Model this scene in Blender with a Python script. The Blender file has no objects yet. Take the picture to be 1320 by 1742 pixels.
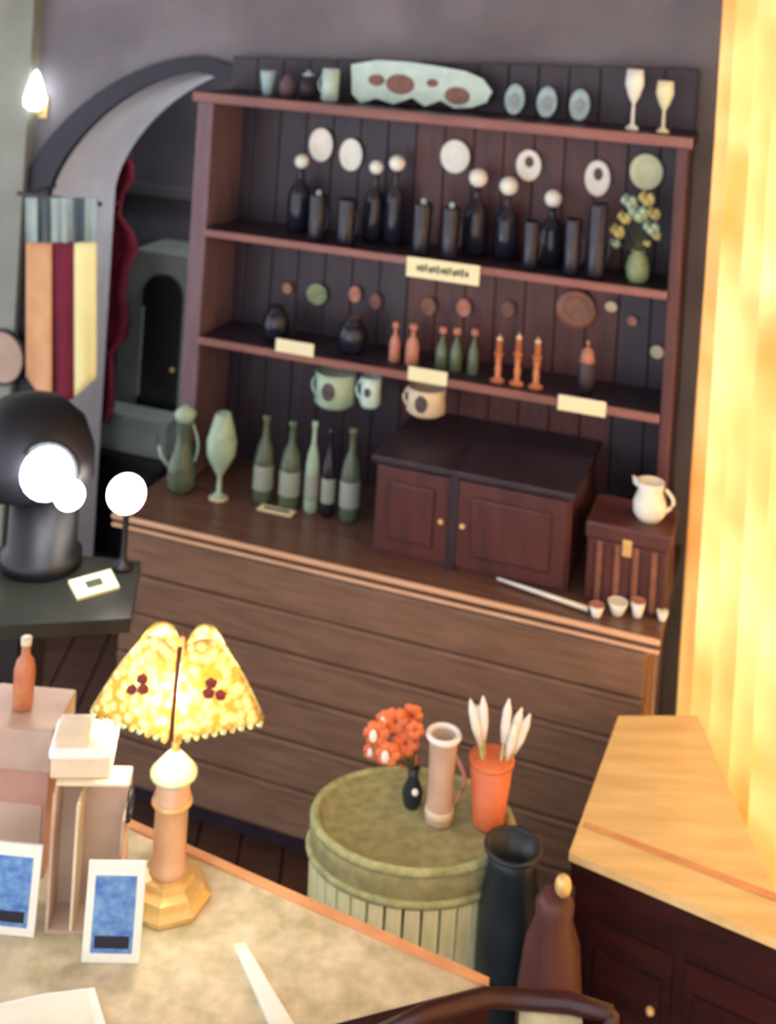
import bpy, bmesh, math, random
from mathutils import Vector, Matrix
random.seed(7)
PI = math.pi
scene = bpy.context.scene
C = scene.collection

# ------------------------------------------------------------------ camera
F = 2000.0; ROLL = math.radians(3.5); EYE = 2.35
cd = bpy.data.cameras.new('camera'); cam = bpy.data.objects.new('camera', cd); C.objects.link(cam)
cd.sensor_fit = 'VERTICAL'; cd.sensor_height = 24.0; cd.sensor_width = 24.0
cd.lens = 24.0 * F / 1742.0
cd.shift_y = -0.5
cd.clip_start = 0.05
_c, _s = math.cos(ROLL), math.sin(ROLL)
cam.matrix_world = Matrix(((_c, -_s, 0, 0), (0, 0, -1, 0), (_s, _c, 0, EYE), (0, 0, 0, 1)))
cd.dof.use_dof = True
cd.dof.focus_distance = 1.15
cd.dof.aperture_fstop = (cd.lens / 1000.0) / 0.0065      # 6.5 mm pupil: the whole photograph is soft
scene.camera = cam

# ------------------------------------------------------------------ world, sun, exposure
w = bpy.data.worlds.new('world'); scene.world = w; w.use_nodes = True
bg = w.node_tree.nodes['Background']; bg.inputs[0].default_value = (0.90, 0.88, 0.96, 1); bg.inputs[1].default_value = 1.25
sd = bpy.data.lights.new('sun', 'SUN'); sun = bpy.data.objects.new('sun', sd); C.objects.link(sun)
sd.energy = 15.0; sd.color = (1.0, 0.88, 0.66); sd.angle = 0.03
sun.location = (4, 2, 3)
sun.rotation_euler = Vector((-0.93, 0.22, -0.34)).to_track_quat('-Z', 'Y').to_euler()
vs = scene.view_settings
vs.view_transform = 'Standard'; vs.look = 'None'; vs.gamma = 1.0; vs.use_curve_mapping = False
vs.exposure = 0.68
pd = bpy.data.lights.new('passage_fill', 'POINT'); pd.energy = 16.0; pd.color = (.95, .96, 1); pd.shadow_soft_size = .12  # added point light without a fixture, brightens the passage and arch lining
po = bpy.data.objects.new('passage_fill', pd); C.objects.link(po); po.location = (.02, 4.44, 2.1)

# ------------------------------------------------------------------ pixels to places
def ray(px, py):
    X = (px - 660) / F; Y = -py / F
    return Vector((X * _c - Y * _s, 1.0, X * _s + Y * _c))
def onz(px, py, z):
    d = ray(px, py); t = (z - EYE) / d.z
    return Vector((d.x * t, t, z))
def atd(px, py, D):
    d = ray(px, py)
    return Vector((d.x * D, D, EYE + d.z * D))
AZ = math.radians(-19.2)
U = Vector((math.cos(AZ), math.sin(AZ), 0)); N = Vector((-math.sin(AZ), math.cos(AZ), 0))
d0 = ray(700, 640); O = Vector((d0.x * 3.4, 3.4, 0))
def loc(px, py, b):                      # pixel -> (a, z) on the vertical plane b metres behind the dresser front
    d = ray(px, py); t = (b + O.dot(N)) / (d.x * N.x + d.y * N.y)
    p = Vector((d.x * t, t, EYE + d.z * t))
    return (p - O).dot(U), p.z
def DW(a, b, z): return O + U * a + N * b + Vector((0, 0, z))
def on_shelf(px, py, z):                 # pixel on a horizontal shelf -> a, b
    p = onz(px, py, z) - O
    return p.dot(U), p.dot(N)

# ------------------------------------------------------------------ materials
def lin(c): return tuple(((v / 255.0) / 12.92 if v / 255.0 <= .04045 else ((v / 255.0 + .055) / 1.055) ** 2.4) for v in c)
def mat(name, col, col2=None, scale=8.0, rough=0.6, metal=0.0, stretch=(1, 1, 1), bump=0.0, emit=0.0, trans=0.0, spec=0.5, kind='noise', alpha=1.0):
    m = bpy.data.materials.new(name); m.use_nodes = True
    nt = m.node_tree; b = nt.nodes['Principled BSDF']
    c1 = lin(col) + (1,)
    b.inputs['Base Color'].default_value = c1
    b.inputs['Roughness'].default_value = rough; b.inputs['Metallic'].default_value = metal
    b.inputs['Specular IOR Level'].default_value = spec
    if trans: b.inputs['Transmission Weight'].default_value = trans
    if col2 or bump:
        tc = nt.nodes.new('ShaderNodeTexCoord'); mp = nt.nodes.new('ShaderNodeMapping')
        mp.inputs['Scale'].default_value = stretch
        nt.links.new(tc.outputs['Object'], mp.inputs[0])
        if kind == 'voronoi':
            tx = nt.nodes.new('ShaderNodeTexVoronoi'); tx.inputs['Scale'].default_value = scale; out = tx.outputs['Distance']
        elif kind == 'wave':
            tx = nt.nodes.new('ShaderNodeTexWave'); tx.inputs['Scale'].default_value = scale
            tx.inputs['Distortion'].default_value = 3.0; out = tx.outputs['Fac']
        else:
            tx = nt.nodes.new('ShaderNodeTexNoise'); tx.inputs['Scale'].default_value = scale; tx.inputs['Detail'].default_value = 4; out = tx.outputs['Fac']
        nt.links.new(mp.outputs[0], tx.inputs['Vector'])
        if col2:
            rp = nt.nodes.new('ShaderNodeValToRGB')
            rp.color_ramp.elements[0].position = 0.3; rp.color_ramp.elements[1].position = 0.7
            rp.color_ramp.elements[0].color = c1; rp.color_ramp.elements[1].color = lin(col2) + (1,)
            nt.links.new(out, rp.inputs[0]); nt.links.new(rp.outputs[0], b.inputs['Base Color'])
        if bump:
            bp = nt.nodes.new('ShaderNodeBump'); bp.inputs['Strength'].default_value = bump; bp.inputs['Distance'].default_value = 0.004
            nt.links.new(out, bp.inputs['Height']); nt.links.new(bp.outputs[0], b.inputs['Normal'])
    if emit:
        b.inputs['Emission Color'].default_value = c1; b.inputs['Emission Strength'].default_value = emit
    return m
def sheer(name, col, col2, scale, share, kind='noise'):      # cloth or art glass that lets light through
    m = bpy.data.materials.new(name); m.use_nodes = True; nt = m.node_tree; nt.nodes.clear()
    o = nt.nodes.new('ShaderNodeOutputMaterial'); mx = nt.nodes.new('ShaderNodeMixShader'); mx.inputs[0].default_value = share
    df = nt.nodes.new('ShaderNodeBsdfDiffuse'); tl = nt.nodes.new('ShaderNodeBsdfTranslucent')
    tc = nt.nodes.new('ShaderNodeTexCoord')
    tx = nt.nodes.new('ShaderNodeTexVoronoi' if kind == 'voronoi' else 'ShaderNodeTexNoise'); tx.inputs['Scale'].default_value = scale
    rp = nt.nodes.new('ShaderNodeValToRGB')
    rp.color_ramp.elements[0].position = 0.3; rp.color_ramp.elements[1].position = 0.7
    rp.color_ramp.elements[0].color = lin(col) + (1,); rp.color_ramp.elements[1].color = lin(col2) + (1,)
    nt.links.new(tc.outputs['Object'], tx.inputs['Vector'])
    nt.links.new(tx.outputs['Distance' if kind == 'voronoi' else 'Fac'], rp.inputs[0])
    nt.links.new(rp.outputs[0], df.inputs[0]); nt.links.new(rp.outputs[0], tl.inputs[0])
    nt.links.new(df.outputs[0], mx.inputs[1]); nt.links.new(tl.outputs[0], mx.inputs[2]); nt.links.new(mx.outputs[0], o.inputs[0])
    return m
M = {
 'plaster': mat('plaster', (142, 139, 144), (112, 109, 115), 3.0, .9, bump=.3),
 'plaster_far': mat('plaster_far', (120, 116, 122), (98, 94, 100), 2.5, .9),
 'pilaster': mat('pilaster', (156, 162, 150), (136, 142, 130), 4, .85),
 'navy': mat('navy', (30, 28, 48), (22, 20, 36), 6, .5),
 'soffit': mat('soffit', (222, 222, 226), (204, 204, 208), 6, .85),
 'floor': mat('floor', (92, 62, 48), (70, 46, 36), 6, .55, stretch=(1, 8, 1)),
 'ceiling': mat('ceiling', (170, 166, 166), None, rough=.9),
 'wood_dark': mat('wood_dark', (60, 48, 58), (44, 36, 46), 5, .45, stretch=(6, 1, 1), bump=.1),
 'wood_red': mat('wood_red', (94, 52, 50), (70, 40, 40), 5, .45, stretch=(6, 1, 1), bump=.1),
 'wood_shelf': mat('wood_shelf', (150, 100, 92), (124, 82, 76), 5, .4, stretch=(1, 6, 6)),
 'wood_post': mat('wood_post', (122, 98, 106), (104, 82, 90), 5, .5, stretch=(6, 6, 1)),
 'wood_base': mat('wood_base', (154, 124, 102), (128, 100, 82), 7, .38, stretch=(1, 6, 8), bump=.1),
 'wood_edge': mat('wood_edge', (240, 202, 166), (224, 182, 146), 7, .3, stretch=(1, 6, 6)),
 'wood_top': mat('wood_top', (118, 88, 72), (98, 70, 58), 6, .25, stretch=(1, 8, 1)),
 'mahogany': mat('mahogany', (62, 26, 26), (40, 16, 18), 6, .35, stretch=(1, 1, 5), bump=.1),
 'maple': mat('maple', (238, 218, 160), (220, 194, 136), 6, .28, stretch=(1, 6, 1)),
 'black': mat('black', (26, 27, 34), (18, 18, 22), 10, .45),
 'counter_dark': mat('counter_dark', (52, 52, 44), (36, 38, 34), 7, .35),
 'china': mat('china', (252, 254, 246), (238, 244, 232), 30, .25),
 'china_cool': mat('china_cool', (190, 222, 222), (160, 194, 204), 40, .3),
 'celadon': mat('celadon', (216, 244, 234), (190, 226, 214), 25, .3),
 'motif': mat('motif', (96, 80, 76), (60, 62, 62), 60, .5),
 'brownware': mat('brownware', (150, 102, 80), (120, 80, 64), 30, .4),
 'greenware': mat('greenware', (150, 172, 128), (120, 140, 104), 40, .4),
 'pinkware': mat('pinkware', (200, 142, 122), (170, 112, 98), 40, .4),
 'amber': mat('amber', (206, 134, 92), (176, 104, 72), 30, .3),
 'dark_glass': mat('dark_glass', (40, 40, 56), (30, 30, 42), 20, .15),
 'green_glass': mat('green_glass', (98, 116, 92), (76, 90, 76), 30, .2),
 'pale_glass': mat('pale_glass', (176, 206, 180), (150, 180, 160), 30, .2),
 'label': mat('label', (246, 246, 204), (236, 236, 190), 12, .7),
 'ink': mat('ink', (70, 84, 66), None, rough=.8),
 'red_cloth': mat('red_cloth', (140, 34, 56), (112, 26, 44), 8, .9, bump=.2),
 'peach_cloth': mat('peach_cloth', (232, 182, 134), (214, 162, 116), 10, .9),
 'maroon_cloth': mat('maroon_cloth', (122, 30, 52), (104, 24, 44), 10, .9),
 'yellow_cloth': mat('yellow_cloth', (255, 252, 184), (250, 244, 168), 10, .9),
 'pale_cloth': mat('pale_cloth', (176, 196, 190), (150, 172, 172), 14, .9),
 'slate_cloth': mat('slate_cloth', (96, 108, 116), (82, 92, 100), 14, .9),
 'sage': mat('sage', (158, 172, 162), (138, 152, 144), 6, .7),
 'niche': mat('niche', (42, 44, 48), (32, 34, 38), 6, .3),
 'brass': mat('brass', (240, 214, 150), (222, 188, 120), 20, .35, metal=.35),
 'rose_brass': mat('rose_brass', (232, 196, 162), (208, 166, 134), 20, .35, metal=.15),
 'shade_cap': mat('shade_cap', (226, 240, 190), (206, 226, 168), 30, .35),
 'lead': mat('lead', (120, 66, 44), None, rough=.5, metal=.3),
 'eye_red': mat('eye_red', (150, 52, 40), (110, 40, 34), 60, .5),
 'wicker': mat('wicker', (236, 236, 192), (204, 210, 158), 40, .8, stretch=(1, 1, .25), bump=.4),
 'wicker_rim': mat('wicker_rim', (186, 190, 138), (140, 148, 100), 50, .8, bump=.5),
 'wicker_lid': mat('wicker_lid', (164, 162, 116), (132, 132, 92), 40, .8, bump=.4),
 'orange': mat('orange', (228, 132, 88), (208, 106, 70), 20, .5),
 'petal': mat('petal', (240, 146, 92), (222, 108, 66), 40, .7),
 'white': mat('white', (248, 248, 244), None, rough=.6),
 'stem': mat('stem', (78, 88, 52), None, rough=.8),
 'straw': mat('straw', (206, 200, 140), (170, 170, 110), 30, .8),
 'cream': mat('cream', (232, 220, 190), (214, 198, 168), 12, .7),
 'manila': mat('manila', (204, 180, 158), (182, 154, 136), 12, .75),
 'rosy_card': mat('rosy_card', (196, 152, 132), (176, 128, 112), 10, .75),
 'blue_print': mat('blue_print', (120, 168, 208), (50, 100, 184), 55, .6),
 'paper': mat('paper', (240, 244, 232), (226, 234, 220), 14, .7),
 'cloth': mat('cloth', (216, 206, 178), (172, 166, 132), 26, .85, bump=.3),
 'gilt_wood': mat('gilt_wood', (226, 172, 124), (206, 148, 104), 16, .35),
 'teal_dark': mat('teal_dark', (34, 46, 52), (22, 30, 38), 14, .4),
 'cushion': mat('cushion', (196, 190, 150), (160, 150, 120), 20, .9),
 'bulb_cool': mat('bulb_cool', (244, 246, 255), None, emit=9.0),
 'bulb_warm': mat('bulb_warm', (255, 240, 228), None, emit=4.0),
 'sconce': mat('sconce', (245, 250, 255), None, emit=4.0),
 'curtain': sheer('curtain', (246, 202, 142), (255, 246, 208), 3.2, .6),
 'art_glass': sheer('art_glass', (255, 255, 214), (214, 186, 104), 66, .55, 'voronoi'),
 'pane': mat('pane', (250, 250, 250), None, rough=.0, trans=1.0),
 'frame_white': mat('frame_white', (214, 206, 190), None, rough=.6),
 'wall_right': mat('wall_right', (206, 172, 120), (190, 156, 108), 3, .9),
}

# ------------------------------------------------------------------ mesh helpers
class MB:
    def __init__(s): s.bm = bmesh.new()
    def box(s, x0, x1, y0, y1, z0, z1, bev=0.0, mtx=None):
        r = bmesh.ops.create_cube(s.bm, size=1.0); vs_ = r['verts']
        for v in vs_:
            v.co = Vector(((x0 + x1) / 2 + v.co.x * (x1 - x0), (y0 + y1) / 2 + v.co.y * (y1 - y0), (z0 + z1) / 2 + v.co.z * (z1 - z0)))
        if bev:
            es = list({e for v in vs_ for e in v.link_edges})
            r2 = bmesh.ops.bevel(s.bm, geom=es, offset=bev, segments=2, affect='EDGES', profile=.5)
            vs_ = list({v for f in r2['faces'] for v in f.verts} | {v for v in vs_ if v.is_valid})
        if mtx: bmesh.ops.transform(s.bm, matrix=mtx, verts=vs_)
        return s
    def lathe(s, prof, seg=20, sx=1.0, sy=1.0, off=(0, 0, 0), mtx=None):
        rings = []
        allv = []
        for r, z in prof:
            if r < 1e-5: ring = [s.bm.verts.new((off[0], off[1], off[2] + z))]
            else: ring = [s.bm.verts.new((off[0] + sx * r * math.cos(2 * PI * i / seg), off[1] + sy * r * math.sin(2 * PI * i / seg), off[2] + z)) for i in range(seg)]
            rings.append(ring); allv += ring
        for A, B in zip(rings, rings[1:]):
            if len(A) == 1 and len(B) == 1: continue
            for i in range(seg):
                j = (i + 1) % seg
                if len(A) == 1: s.bm.faces.new((A[0], B[j], B[i]))
                elif len(B) == 1: s.bm.faces.new((A[i], A[j], B[0]))
                else: s.bm.faces.new((A[i], A[j], B[j], B[i]))
        if len(rings[0]) > 1: s.bm.faces.new(list(reversed(rings[0])))
        if len(rings[-1]) > 1: s.bm.faces.new(rings[-1])
        if mtx: bmesh.ops.transform(s.bm, matrix=mtx, verts=allv)
        return s
    def tube(s, pts, rad, seg=8, closed=False):
        pts = [Vector(p) for p in pts]; n = len(pts); rings = []
        rad = rad if isinstance(rad, (list, tuple)) else [rad] * n
        for i, p in enumerate(pts):
            if closed: t = pts[(i + 1) % n] - pts[i - 1]
            else: t = pts[min(i + 1, n - 1)] - pts[max(i - 1, 0)]
            t.normalize()
            up = Vector((0, 0, 1)) if abs(t.z) < .9 else Vector((1, 0, 0))
            a = t.cross(up).normalized(); b = t.cross(a)
            rings.append([s.bm.verts.new(p + (a * math.cos(2 * PI * k / seg) + b * math.sin(2 * PI * k / seg)) * rad[i]) for k in range(seg)])
        m = n if closed else n - 1
        for i in range(m):
            A, B = rings[i], rings[(i + 1) % n]
            for k in range(seg): s.bm.faces.new((A[k], A[(k + 1) % seg], B[(k + 1) % seg], B[k]))
        if not closed:
            s.bm.faces.new(rings[0][::-1]); s.bm.faces.new(rings[-1])
        return s
    def prism(s, poly, ext):                  # polygon (3D points) pushed along a vector
        ext = Vector(ext); A = [s.bm.verts.new(p) for p in poly]; B = [s.bm.verts.new(Vector(p) + ext) for p in poly]
        s.bm.faces.new(A); s.bm.faces.new(B[::-1]); n = len(A)
        for i in range(n): s.bm.faces.new((A[i], A[(i + 1) % n], B[(i + 1) % n], B[i]))
        return s
    def grid(s, rows, thick):                 # rows of points, thickened along a vector
        th = Vector(thick); n = len(rows[0])
        A = [[s.bm.verts.new(p) for p in r] for r in rows]; B = [[s.bm.verts.new(Vector(p) + th) for p in r] for r in rows]
        for i in range(len(rows) - 1):
            for j in range(n - 1):
                s.bm.faces.new((A[i][j], A[i][j + 1], A[i + 1][j + 1], A[i + 1][j]))
                s.bm.faces.new((B[i][j], B[i + 1][j], B[i + 1][j + 1], B[i][j + 1]))
        for j in range(n - 1):
            s.bm.faces.new((A[0][j], B[0][j], B[0][j + 1], A[0][j + 1])); s.bm.faces.new((A[-1][j], A[-1][j + 1], B[-1][j + 1], B[-1][j]))
        for i in range(len(rows) - 1):
            s.bm.faces.new((A[i][0], A[i + 1][0], B[i + 1][0], B[i][0])); s.bm.faces.new((A[i][-1], B[i][-1], B[i + 1][-1], A[i + 1][-1]))
        return s
    def ball(s, c, r, sc=(1, 1, 1), sub=2):
        m = Matrix.Translation(c) @ Matrix.Diagonal((*sc, 1))
        bmesh.ops.create_icosphere(s.bm, subdivisions=sub, radius=r, matrix=m); return s
    def build(s, name, m, parent=None, smooth=False, inv=None):
        bmesh.ops.recalc_face_normals(s.bm, faces=s.bm.faces)
        if inv is not None: bmesh.ops.transform(s.bm, matrix=inv, verts=s.bm.verts)
        me = bpy.data.meshes.new(name); s.bm.to_mesh(me); s.bm.free()
        if smooth:
            for p in me.polygons: p.use_smooth = True
        me.materials.append(M[m]); o = bpy.data.objects.new(name, me); C.objects.link(o)
        if parent: o.parent = parent
        return o
def thing(name, label, cat, p=(0, 0, 0), rz=0.0, group=None):
    o = bpy.data.objects.new(name, None); C.objects.link(o); o.empty_display_size = .05
    o.location = p; o.rotation_euler = (0, 0, rz); return tag(o, label, cat, group)
def tag(o, label, cat, group=None):
    o['label'] = label; o['category'] = cat
    if group: o['group'] = group
    return o
def struct(o): o['kind'] = 'structure'; return o
def inv_of(t): return (Matrix.Translation(t.location) @ Matrix.Rotation(t.rotation_euler.z, 4, 'Z')).inverted()
def share(src, parent, p, rz=0.0):
    o = src.copy(); C.objects.link(o); o.parent = parent; o.location = p; o.rotation_euler = (0, 0, rz); return o
DR = lambda name, label, cat, a, b, z, group=None: thing(name, label, cat, DW(a, b, z), AZ, group)

# ------------------------------------------------------------------ setting
WB = .27                                             # back wall plane, metres behind the dresser front
def DP(a, b, z): return DW(a, b, z)
# floor with separate planks
fl = struct(MB().box(-3.2, 2.2, -1.0, 6.6, -.06, -.02).build('floor', 'floor'))
pk = None
for i in range(30):
    x = -2.3 + i * .12
    if pk is None:
        pk = MB().box(0, .114, 1.2, 5.8, -.02, 0.0, .003).build('plank', 'floor', fl); pk.location.x = x
    else: share(pk, fl, (x, 0, 0))
struct(MB().box(-3.2, 2.2, .9, 6.6, 2.95, 3.0).build('ceiling', 'ceiling'))
# arch outline in (a, z): springing at left, apex hidden behind the dresser
ax0, az0 = loc(46, 345, WB); axc = -.88; azt = loc(330, 104, WB)[1]
HW = axc - ax0; HH = azt - az0
def archpts(grow=0.0, n=36, z0=0.0, gtop=None):
    gtop = grow if gtop is None else gtop
    pts = [(axc - HW - grow, z0)]
    for i in range(n + 1):
        t = PI * i / n; e = 2 / 1.6
        cx, sx = math.cos(t), math.sin(t)
        x = -math.copysign(abs(cx) ** e, cx); z = abs(sx) ** e
        pts.append((axc + x * (HW + grow), az0 + z * (HH + gtop)))
    pts.append((axc + HW + grow, z0)); return pts
mb = MB(); ap = archpts(0.0); TH = .20
def strip_wall(mb, pts, a0, a1, zt, b0, b1):         # wall with an arch hole
    def quad(p): mb.prism([DP(a, b0, z) for a, z in p], N * (b1 - b0))
    quad([(a0, 0), (pts[0][0], 0), (pts[0][0], zt), (a0, zt)])
    quad([(pts[-1][0], 0), (a1, 0), (a1, zt), (pts[-1][0], zt)])
    for p, q in zip(pts[1:-1], pts[2:-1]):
        if q[0] - p[0] > 1e-5: quad([p, q, (q[0], zt), (p[0], zt)])
    return mb
wb = struct(strip_wall(mb, ap, -2.6, 1.02, 2.95, WB, WB + TH).build('wall_back', 'plaster'))
# navy moulding round the arch, standing proud of the wall, and its pale lining
mb = MB(); o_, i_ = archpts(0.02), archpts(-.095, gtop=-.035)
for k in range(len(o_) - 1):
    mb.prism([DP(*p_) for p_ in [(o_[k][0], WB - .03, o_[k][1]), (o_[k + 1][0], WB - .03, o_[k + 1][1]), (i_[k + 1][0], WB - .03, i_[k + 1][1]), (i_[k][0], WB - .03, i_[k][1])]], N * .03)
struct(mb.build('trim_1', 'navy'))
mb = MB(); o_, i_ = archpts(-.075, gtop=-.02), archpts(-.095, gtop=-.035)
for k in range(len(o_) - 1):
    mb.prism([DP(*p_) for p_ in [(o_[k][0], WB - .001, o_[k][1]), (o_[k + 1][0], WB - .001, o_[k + 1][1]), (i_[k + 1][0], WB - .001, i_[k + 1][1]), (i_[k][0], WB - .001, i_[k][1])]], N * (TH + .22))
struct(mb.build('trim_2', 'soffit'))
# pilaster on the left, passage walls behind the arch
apl = loc(40, 300, .215)[0]
wl = MB(); wl.prism([DP(-2.6, .215, 0), DP(apl, .215, 0), DP(apl, .215, 2.95), DP(-2.6, .215, 2.95)], N * .055)
struct(wl.build('wall_left', 'pilaster'))
FB = 1.30
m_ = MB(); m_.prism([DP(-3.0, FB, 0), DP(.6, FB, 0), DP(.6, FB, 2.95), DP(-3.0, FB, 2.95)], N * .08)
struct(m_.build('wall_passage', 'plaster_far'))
m_ = MB(); m_.prism([DP(-2.65, WB + TH, 0), DP(-2.6, WB + TH, 0), DP(-2.6, WB + TH, 2.95), DP(-2.65, WB + TH, 2.95)], N * (FB - WB - TH + .08))  # unseen end wall, added to shut stray outside light out of the passage
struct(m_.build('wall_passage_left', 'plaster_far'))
m_ = MB(); m_.prism([DP(.55, WB + TH, 0), DP(.60, WB + TH, 0), DP(.60, WB + TH, 2.95), DP(.55, WB + TH, 2.95)], N * (FB - WB - TH + .08))  # unseen end wall, added to keep the sun off the arch jamb
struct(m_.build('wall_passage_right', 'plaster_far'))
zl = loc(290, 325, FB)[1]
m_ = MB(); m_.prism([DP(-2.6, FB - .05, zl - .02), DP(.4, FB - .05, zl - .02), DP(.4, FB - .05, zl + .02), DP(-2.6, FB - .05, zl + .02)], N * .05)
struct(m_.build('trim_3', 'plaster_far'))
# right wall with a tall window
RX = .99
yw0, yw1, zw0, zw1 = .45, 3.12, .30, 2.62  # opening and curtain widened out of view to throw warm light on the dresser
m_ = MB()
m_.box(RX, RX + .14, -.9, yw0, 0, 2.95); m_.box(RX, RX + .14, yw1, 3.6, 0, 2.95)
m_.box(RX, RX + .14, yw0, yw1, 0, zw0); m_.box(RX, RX + .14, yw0, yw1, zw1, 2.95)
struct(m_.build('wall_right', 'wall_right'))
win = struct(MB().box(RX + .03, RX + .10, yw0, yw0 + .05, zw0, zw1).box(RX + .03, RX + .10, yw1 - .05, yw1, zw0, zw1).box(RX + .03, RX + .10, yw0, yw1, zw0, zw0 + .05).box(RX + .03, RX + .10, yw0, yw1, zw1 - .05, zw1).build('window_1', 'frame_white'))
for k in (1, 2):
    y = yw0 + (yw1 - yw0) * k / 3; MB().box(RX + .045, RX + .085, y - .015, y + .015, zw0 + .05, zw1 - .05).build('mullion', 'frame_white', win)
MB().box(RX + .05, RX + .08, yw0 + .05, yw1 - .05, 1.72, 1.75).build('glazing_bar', 'frame_white', win)
pane = None
for k in range(3):
    for j in range(2):
        y0 = yw0 + (yw1 - yw0) * k / 3 + .02; y1 = yw0 + (yw1 - yw0) * (k + 1) / 3 - .02
        z0, z1 = ((zw0 + .04, 1.73), (1.74, zw1 - .04))[j]
        MB().box(RX + .063, RX + .067, y0, y1, z0, z1).build('pane', 'pane', win)

# ------------------------------------------------------------------ dresser
S1, S2, S3, WT = 2.028, 1.610, 1.278, .835        # shelf and worktop heights
AL, AR = -.745, .735; WF = -.30                    # left and right ends, worktop front
BK = .22                                           # face of the back boards
dz = DR('dresser', 'long dark wooden dresser with open plate shelves above a deep worktop', 'dresser', 0, 0, 0)
MB().box(AL, AR, WF + .03, BK + .03, .06, WT - .035).build('base_body', 'wood_base', dz)
MB().box(AL + .02, AR - .02, WF + .06, BK, 0, .06).build('plinth', 'wood_dark', dz)
wt = MB().box(AL - .03, AR + .03, WF, BK + .03, WT - .030, WT, .004).build('worktop', 'wood_top', dz)
MB().box(AL - .03, AR + .03, WF - .012, WF, WT - .012, WT + .001, .003).build('edge_moulding', 'wood_edge', wt)
MB().box(AL - .03, AR + .03, WF - .008, WF, WT - .036, WT - .026, .003).build('edge_moulding', 'wood_edge', wt)
zb_ = [.075, .20, .325, .445, .56, .67, .79]
for z0, z1 in zip(zb_, zb_[1:]):
    fb_ = MB().box(AL + .004, AR - .004, WF + .010, WF + .03, z0 + .003, z1 - .003, .004).build('front_board', 'wood_base', dz)
    MB().box(AL + .004, AR - .004, WF + .006, WF + .011, z1 - .014, z1 - .006, .002).build('bead_moulding', 'wood_base', fb_)
# back boards: dark at left, redder where the plates hang
nb = 16
bw = (AR - AL) / nb
ztop_l, ztop_r = 2.135, 2.205
for i in range(nb):
    a0 = AL + i * bw; zt = ztop_l + (ztop_r - ztop_l) * i / (nb - 1)
    MB().box(a0 + .0015, a0 + bw - .0015, BK, BK + .02, WT, S1 + .0, .002).build('back_board', 'wood_red' if 7 <= i <= 13 else 'wood_dark', dz)
    MB().box(a0 + .0015, a0 + bw - .0015, BK, BK + .02, S1, zt, .002).build('top_board', 'wood_dark', dz)
MB().box(AL, AL + .055, 0, BK, WT, S1 - .02, .004).build('side_panel', 'wood_post', dz)
MB().box(AR - .03, AR, 0, BK, WT, S1 - .02, .004).build('side_panel', 'wood_red', dz)
for z, t in ((S1, .03), (S2, .022), (S3, .022)):
    sh = MB().box(AL + (.055 if z < S1 else -.01), AR - (.03 if z < S1 else -.01), .0, BK, z - t, z).build('shelf', 'wood_dark', dz)
    MB().box(AL + (.055 if z < S1 else -.012), AR - (.03 if z < S1 else -.012), -.014, -.0005, z - t * .9, z + .003, .003).build('edge_strip', 'wood_shelf', sh)
# door cupboard standing forward on the worktop
ca0, ca1, cf, cz = loc(628, 960, -.20)[0], loc(962, 1010, -.20)[0], -.20, 1.085
cb = MB().box(ca0, ca1, cf + .02, BK, WT, cz).build('cupboard_body', 'wood_red', dz)
MB().box(ca0 - .012, ca1 + .012, cf, BK, cz, cz + .018, .004).build('cupboard_top', 'wood_dark', dz)
am = loc(770, 860, -.20)[0]
for (a0, a1) in ((ca0 + .008, am - .012), (am + .012, ca1 - .008)):
    dd = MB().box(a0, a1, cf + .006, cf + .02, WT + .012, cz - .008, .003).build('door', 'wood_red', dz)
    MB().box(a0 + .04, a1 - .04, cf - .001, cf + .006, WT + .05, cz - .045, .005).build('door_panel', 'wood_red', dd)
    kx = a1 - .018 if a1 < am else a0 + .018
    MB().ball((kx, cf, 0.96), .008).build('knob', 'brass', dd)
MB().box(am - .012, am + .012, cf + .004, cf + .02, WT, cz).build('centre_stile', 'wood_dark', dz)

# ------------------------------------------------------------------ things on the dresser
RX90 = Matrix.Rotation(PI / 2, 4, 'X')
def hung_plate(px, py, wpx, hpx, m, label, motif=None, b=BK, group='plates hung on the dresser boards', name='china_plate'):
    a, z = loc(px, py, b - .01); D = (DW(a, b, z)).y; r = wpx / 2 * D / F * 1.04; ry = hpx / 2 * D / F
    t = DR(name, label, 'plate', a, b - .001, z, group)
    pr = [(r * .55, 0), (r * .6, .003), (r * .97, .012), (r, .014), (r * .98, .017), (r * .62, .009), (0, .008)]
    MB().lathe(pr, 24, 1, ry / r, mtx=RX90).build('dish', m, t, True)
    if motif: MB().lathe([(r * .36, .0085), (r * .34, .0115), (0, .012)], 14, 1, ry / r, mtx=RX90 @ Matrix.Translation((0, motif * r, 0))).build('painted_motif', 'motif', t)
    else: MB().lathe([(r * .64, .010), (r * .62, .0125), (r * .56, .0125), (r * .54, .0095)], 20, 1, ry / r, mtx=RX90).build('foot_ring', m, t)
    return t
hung_plate(547, 246, 42, 58, 'china', 'oval white plate hung highest at the left of the upper dresser row')
hung_plate(598, 263, 40, 56, 'china', 'oval white plate hung just right of the highest left plate')
hung_plate(775, 266, 50, 58, 'china', 'large round white plate hung above the middle of the upper shelf')
hung_plate(900, 281, 42, 54, 'china', 'white plate with small dark spot hung right of the large white plate', .25)
hung_plate(1017, 303, 42, 62, 'china', 'tall oval white plate with dark centre at the right of upper row', .3)
hung_plate(1100, 292, 54, 62, 'label', 'pale yellowish oval plate hung at the far right beside the window')
hung_plate(540, 500, 36, 36, 'greenware', 'small green round plate hung in the middle dresser row', None)
hung_plate(490, 490, 17, 18, 'pinkware', 'tiny pink dish hung left of the green plate')
hung_plate(605, 500, 21, 28, 'pinkware', 'small pink oval dish hung right of the green plate')
hung_plate(640, 512, 20, 26, 'brownware', 'small brown oval dish hung below the left end of the big label')
hung_plate(730, 521, 26, 30, 'brownware', 'dull brown dish hung above the pair of green bottles')
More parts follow.
